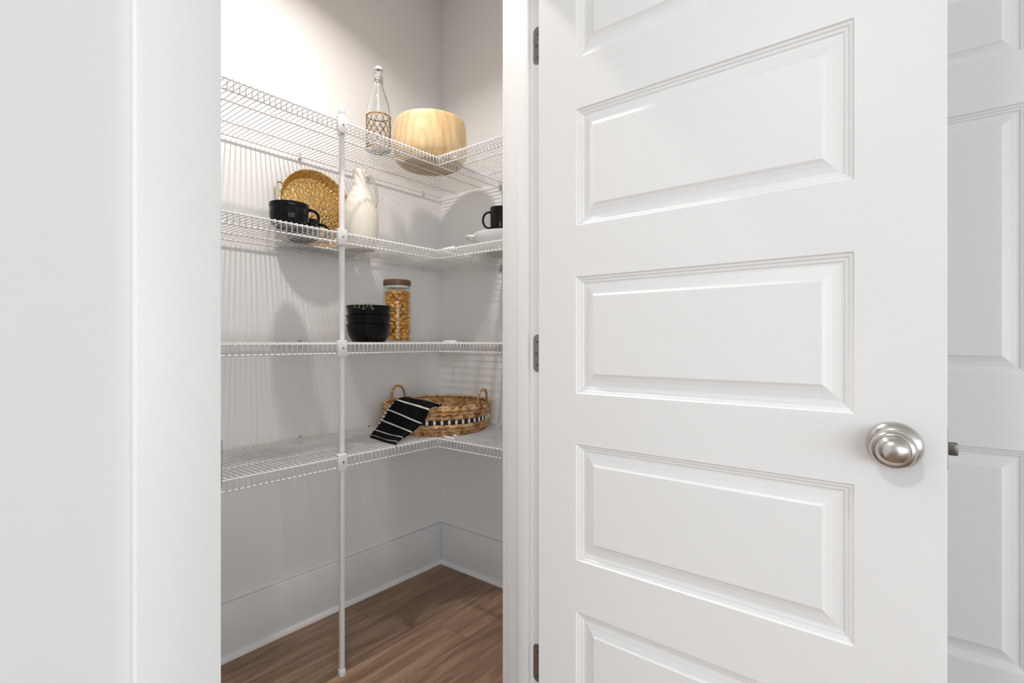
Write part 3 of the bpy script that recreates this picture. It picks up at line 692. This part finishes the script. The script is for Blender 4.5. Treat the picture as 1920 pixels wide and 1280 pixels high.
def leaf_mesh(l, wd):
    bm = bmesh.new(); n = 6; rows = []
    for i in range(n + 1):
        t = i / n; hw = wd * math.sin(PI * min(1, t * 0.97 + 0.03)) ** 0.8; zz = 0.25 * l * t * (1 - t)
        rows.append((bm.verts.new((l * t, -hw, zz + hw * 0.3)), bm.verts.new((l * t, 0, zz)), bm.verts.new((l * t, hw, zz + hw * 0.3))))
    for A, B in zip(rows, rows[1:]):
        bm.faces.new((A[0], A[1], B[1], B[0])); bm.faces.new((A[1], A[2], B[2], B[1]))
    bmesh.ops.solidify(bm, geom=bm.faces[:], thickness=0.0004)
    me = bpy.data.meshes.new('leaf'); bm.to_mesh(me); bm.free(); me.materials.append(M['herb']); return me
LEAF = leaf_mesh(0.0085, 0.0030)
for st, an in stems:
    for t in (3, 4):
        for sd in (-1, 1):
            inst('leaf', LEAF, st[t], sp, (random.uniform(-0.6, 0.6), random.uniform(-0.2, 0.8), an + sd * random.uniform(0.5, 1.25)))

# storage jar with wooden lid, filled with pasta shells
JXY = (1.272, 1.596)
jar = tag(empty('storage_jar', (*JXY, TOP[1])), 'tall clear glass storage jar with dark wooden lid', 'jar')
bm = bmesh.new()
lathe(bm, [(0, 0.001), (0.045, 0.001), (0.0505, 0.002), (0.0538, 0.007), (0.0542, 0.014), (0.0542, 0.192), (0.0530, 0.2005), (0.0495, 0.2045), (0.0492, 0.2075), (0.0515, 0.2095), (0.0518, 0.217), (0.0510, 0.2185),
           (0.0488, 0.2185), (0.0470, 0.210), (0.0470, 0.203), (0.0505, 0.1985), (0.0517, 0.191), (0.0517, 0.013), (0.048, 0.006), (0, 0.0055)], 64)
finish('jar_glass', bm, 'thin_glass', jar, smooth=True)
bm = bmesh.new(); lathe(bm, [(0, 0.2190), (0.0515, 0.2190), (0.0530, 0.2205), (0.0532, 0.2290), (0.0518, 0.2385), (0.0500, 0.2400), (0, 0.2405)], 64); lid = finish('lid', bm, 'lidwood', jar, angle=40)
bm = bmesh.new(); lathe(bm, [(0, 0.2080), (0.0445, 0.2080), (0.0462, 0.2095), (0.0462, 0.2120), (0.0452, 0.2135), (0.0462, 0.2150), (0.0462, 0.2175), (0.0445, 0.2189), (0, 0.2189)], 48); finish('lid_seal', bm, 'white_ceramic', lid, angle=50)
def shell_mesh():
    """a pasta shell: a ridged, curled half-egg with a slit opening"""
    bm = bmesh.new(); nu, nv = 16, 7; L0, R0 = 0.0120, 0.0082; O = []; I = []
    for i in range(nv):
        t = i / (nv - 1); x = -L0 + 2 * L0 * t; pr = max(0.16, math.sin(PI * (0.06 + 0.88 * t))) ** 0.7
        ro = []; ri = []
        for j in range(nu):
            an = math.radians(90 + 42) + math.radians(276) * j / (nu - 1)
            rid = 1 + 0.07 * (1 if j % 2 else -1)
            curl = 1 - 0.38 * max(0, (j - nu * 0.72) / (nu * 0.28))
            r_ = R0 * pr * rid * curl
            ro.append(bm.verts.new((x, r_ * math.cos(an), r_ * math.sin(an) + 0.002 * (1 - (2 * t - 1) ** 2))))
            ri.append(bm.verts.new((x * 0.96, (r_ - 0.0012) * math.cos(an), (r_ - 0.0012) * math.sin(an) + 0.002 * (1 - (2 * t - 1) ** 2))))
        O.append(ro); I.append(ri)
    for i in range(nv - 1):
        for j in range(nu - 1):
            bm.faces.new((O[i][j], O[i][j + 1], O[i + 1][j + 1], O[i + 1][j])); bm.faces.new((I[i][j], I[i + 1][j], I[i + 1][j + 1], I[i][j + 1]))
        bm.faces.new((O[i][0], O[i + 1][0], I[i + 1][0], I[i][0])); bm.faces.new((O[i][-1], I[i][-1], I[i + 1][-1], O[i + 1][-1]))
    for j in range(nu - 1):
        bm.faces.new((O[0][j], I[0][j], I[0][j + 1], O[0][j + 1])); bm.faces.new((O[-1][j], O[-1][j + 1], I[-1][j + 1], I[-1][j]))
    bmesh.ops.recalc_face_normals(bm, faces=bm.faces[:])
    me = bpy.data.meshes.new('pasta_shell'); bm.to_mesh(me); bm.free(); me.materials.append(M['pasta'])
    me.polygons.foreach_set('use_smooth', [True] * len(me.polygons)); return me
SHELL = shell_mesh()
rnd = random.Random(3)
for layer in range(14):
    z = TOP[1] + 0.0165 + layer * 0.0134
    for ringn, (cnt, rad) in enumerate(((11, 0.0408), (5, 0.0185))):
        for c in range(cnt):
            an = 2 * PI * (c + 0.5 * (layer % 2)) / cnt + rnd.uniform(-0.12, 0.12)
            if ringn == 1 and layer not in (0, 13) and c % 2: continue
            o = inst('pasta_shell', SHELL, (JXY[0] + rad * math.cos(an), JXY[1] + rad * math.sin(an), z + rnd.uniform(-0.002, 0.002)), None,
                     ((PI / 2 + rnd.uniform(-0.9, 0.9)) if rnd.random() < 0.5 else (-PI / 2 + rnd.uniform(-0.9, 0.9)), rnd.uniform(-0.55, 0.55), an + PI / 2 + rnd.uniform(-0.5, 0.5)))
            s = rnd.uniform(0.90, 1.04); o.scale = (s, s, s)
            tag(o, 'orange ridged pasta shell inside the glass jar', 'pasta', 'pasta shells in the glass jar')

# round braided basket
BC = Vector((1.478, 1.592, TOP[0])); BR = 0.2115
bk = tag(empty('woven_basket', BC), 'round braided basket with white shell band and two handles', 'basket')
def braid(z, rad, amp, seed, seg_n=46, sr=0.0074):
    """a plait: two rows of overlapping leaf-like strand humps slanting along the ring"""
    bm = bmesh.new(); rg = random.Random(seed)
    for k in range(seg_n):
        for side in (0, 1):
            a0 = 2 * PI * (k + 0.5 * side) / seg_n + rg.uniform(-0.01, 0.01)
            span = 2 * PI / seg_n * 1.75
            pts = []; rr = []
            for t in range(7):
                u = t / 6; a = a0 + span * (u - 0.5)
                zz = z + amp * (0.95 - 1.9 * u) * (1 if side else -1)
                ro = rad + amp * 0.75 * math.sin(PI * u) + rg.uniform(-0.0004, 0.0004)
                pts.append((ro * math.cos(a), ro * math.sin(a), zz)); rr.append(sr * (0.30 + 0.70 * math.sin(PI * (0.05 + 0.9 * u)) ** 0.8) * rg.uniform(0.93, 1.07))
            tube(bm, pts, rr, 6, flat=0.85)
    return finish('braid_row', bm, 'hyacinth', bk, smooth=True)
for i, (z, dr) in enumerate(((0.0085, -0.012), (0.0215, -0.004), (0.0355, 0.0), (0.0705, 0.002), (0.0845, 0.003), (0.0985, 0.003))):
    braid(z, BR + dr, 0.0070, 10 + i, 38, 0.0068)
bm = bmesh.new()
for ph in (0, PI):
    tube(bm, [((BR + 0.003 + 0.003 * math.cos(26 * t * 2 * PI / 208 + ph)) * math.cos(t * 2 * PI / 208), (BR + 0.003 + 0.003 * math.cos(26 * t * 2 * PI / 208 + ph)) * math.sin(t * 2 * PI / 208), 0.1095 + 0.003 * math.sin(26 * t * 2 * PI / 208 + ph)) for t in range(208)], 0.0042, 6, closed=True)
finish('rim', bm, 'hyacinth', bk, smooth=True)
bm = bmesh.new(); lathe(bm, [(BR - 0.006, 0.0405), (BR + 0.003, 0.0405), (BR + 0.004, 0.053), (BR + 0.003, 0.0655), (BR - 0.006, 0.0655), (BR - 0.006, 0.0405)], 96); finish('black_band', bm, 'band', bk, smooth=False)
bm = bmesh.new(); lathe(bm, [(0, 0.003), (BR - 0.016, 0.003), (BR - 0.010, 0.010), (BR - 0.008, 0.040), (BR - 0.007, 0.104), (BR - 0.011, 0.104), (BR - 0.013, 0.040), (BR - 0.018, 0.014), (0, 0.012)], 72); finish('basket_wall', bm, 'hyacinth', bk, angle=40)
bm = bmesh.new(); lathe(bm, [(0, -0.0105), (0.003, -0.0095), (0.0052, -0.005), (0.0058, 0), (0.0050, 0.005), (0.003, 0.0095), (0, 0.0105)], 14)
bmesh.ops.recalc_face_normals(bm, faces=bm.faces[:]); BEAD = bpy.data.meshes.new('shell_bead'); bm.to_mesh(BEAD); bm.free(); BEAD.materials.append(M['bead']); BEAD.polygons.foreach_set('use_smooth', [True] * len(BEAD.polygons))
deg = 202
while deg < 560:
    a = math.radians(deg)
    o = inst('shell_bead', BEAD, ((BR + 0.0045) * math.cos(a), (BR + 0.0045) * math.sin(a), 0.053), bk, (0, 0, a)); o.scale = (0.75, 1.0, 1.0)
    deg += 7.5 if not (240 < deg < 247) else 13.5
for an0 in (math.radians(100), math.radians(286)):
    bm = bmesh.new(); hw = math.radians(11.5); pts = []
    for t in range(25):
        u = t / 24; a = an0 + hw * math.cos(PI * u) * (1.0 if 0.12 < u < 0.88 else 1.0)
        zz = 0.098 + 0.070 * math.sin(PI * u) ** 0.62 if 0 < u < 1 else 0.085
        pts.append(((BR + 0.004) * math.cos(a), (BR + 0.004) * math.sin(a), zz))
    tube(bm, pts, 0.0046, 8); h = finish('handle', bm, 'rattan', bk, smooth=True)
    bm = bmesh.new()
    for i0, i1 in ((3, 6), (6, 9), (10, 13), (13, 16), (17, 20)):
        tube(bm, [Vector(pts[i0]).lerp(Vector(pts[i1]), t / 3) if False else Vector(pts[i0 + t]) for t in range(0, i1 - i0)], 0.0053, 8)
    finish('handle_wrap', bm, 'cane', h, smooth=True)

# striped towel draped over the basket's side: rows of (left, right) points from the end on the shelf up into the basket
def catmull(rows, n):
    out = []
    for i in range(len(rows) - 1):
        p0 = rows[max(i - 1, 0)]; p1 = rows[i]; p2 = rows[i + 1]; p3 = rows[min(i + 2, len(rows) - 1)]
        for t in range(n):
            u = t / n
            out.append(tuple(0.5 * (2 * b + (c - a) * u + (2 * a - 5 * b + 4 * c - d) * u * u + (3 * b - a - 3 * c + d) * u ** 3) for a, b, c, d in zip(p0, p1, p2, p3)))
    out.append(rows[-1]); return out
def cloth(name, rows, mat, wave, thick, parent=None, seed=0, across=14, gap=0.0):
    R = catmull([tuple(l) + tuple(r) for l, r in rows], 7); bm = bmesh.new(); uvl = bm.loops.layers.uv.new('UVMap')
    grid = []; lens = [0.0]; 
    for i, q in enumerate(R):
        l = Vector(q[:3]); r = Vector(q[3:]); line = []
        if i: lens.append(lens[-1] + ((l + r) / 2 - (Vector(R[i - 1][:3]) + Vector(R[i - 1][3:])) / 2).length)
        nx = Vector(R[min(i + 1, len(R) - 1)][:3]) - Vector(R[max(i - 1, 0)][:3])
        nrm = (r - l).cross(nx).normalized()
        for j in range(across + 1):
            u = j / across
            line.append(l.lerp(r, u) + nrm * wave * math.sin(2.2 * PI * u + 0.10 * i + seed) * (0.4 + 0.6 * math.sin(PI * min(1, i / 10))))
        grid.append(line)
    T = []; B = []
    for i, line in enumerate(grid):
        tr = []; br = []
        for j, p in enumerate(line):
            du = grid[i][min(j + 1, across)] - grid[i][max(j - 1, 0)]; dv = grid[min(i + 1, len(grid) - 1)][j] - grid[max(i - 1, 0)][j]
            nn = du.cross(dv).normalized()
            tr.append(bm.verts.new(p + nn * thick / 2)); br.append(bm.verts.new(p - nn * thick / 2))
        T.append(tr); B.append(br)
    vv = {}
    for i in range(len(grid)):
        for j in range(across + 1): vv[T[i][j]] = (j / across, lens[i]); vv[B[i][j]] = (j / across, lens[i])
    def face(*vs):
        f_ = bm.faces.new(vs)
        for lp in f_.loops: lp[uvl].uv = vv[lp.vert]
    n = len(grid)
    for i in range(n - 1):
        for j in range(across):
            face(T[i][j], T[i][j + 1], T[i + 1][j + 1], T[i + 1][j]); face(B[i][j], B[i + 1][j], B[i + 1][j + 1], B[i][j + 1])
        face(T[i][0], T[i + 1][0], B[i + 1][0], B[i][0]); face(T[i][-1], B[i][-1], B[i + 1][-1], T[i + 1][-1])
    for j in range(across):
        face(T[0][j], B[0][j], B[0][j + 1], T[0][j + 1]); face(T[-1][j], T[-1][j + 1], B[-1][j + 1], B[-1][j])
    return finish(name, bm, mat, parent, smooth=True)
TZ = TOP[0]
tw = cloth('striped_towel', [((1.153, 1.604, TZ + .006), (1.129, 1.424, TZ + .006)), ((1.195, 1.640, TZ + .014), (1.183, 1.462, TZ + .010)), ((1.238, 1.640, TZ + .052), (1.250, 1.487, TZ + .022)),
      ((1.240, 1.597, TZ + .108), (1.280, 1.452, TZ + .064)), ((1.262, 1.575, TZ + .140), (1.300, 1.436, TZ + .114)), ((1.310, 1.572, TZ + .142), (1.335, 1.425, TZ + .124)),
      ((1.350, 1.580, TZ + .128), (1.372, 1.452, TZ + .112)), ((1.385, 1.60, TZ + .085), (1.41, 1.49, TZ + .080)), ((1.41, 1.62, TZ + .045), (1.44, 1.51, TZ + .045))], 'towel', 0.0022, 0.006, seed=0.5)
tag(tw, 'black towel with thin white stripes draped over the basket rim', 'towel')
cloth('under_fold', [((1.236, 1.685, TZ + .010), (1.240, 1.650, TZ + .008)), ((1.243, 1.668, TZ + .045), (1.252, 1.625, TZ + .035)), ((1.247, 1.641, TZ + .085), (1.258, 1.596, TZ + .070)), ((1.262, 1.606, TZ + .126), (1.275, 1.570, TZ + .112)),
      ((1.295, 1.602, TZ + .130), (1.305, 1.560, TZ + .116))], 'towel_pale', 0.001, 0.004, tw, seed=1.0, across=6)
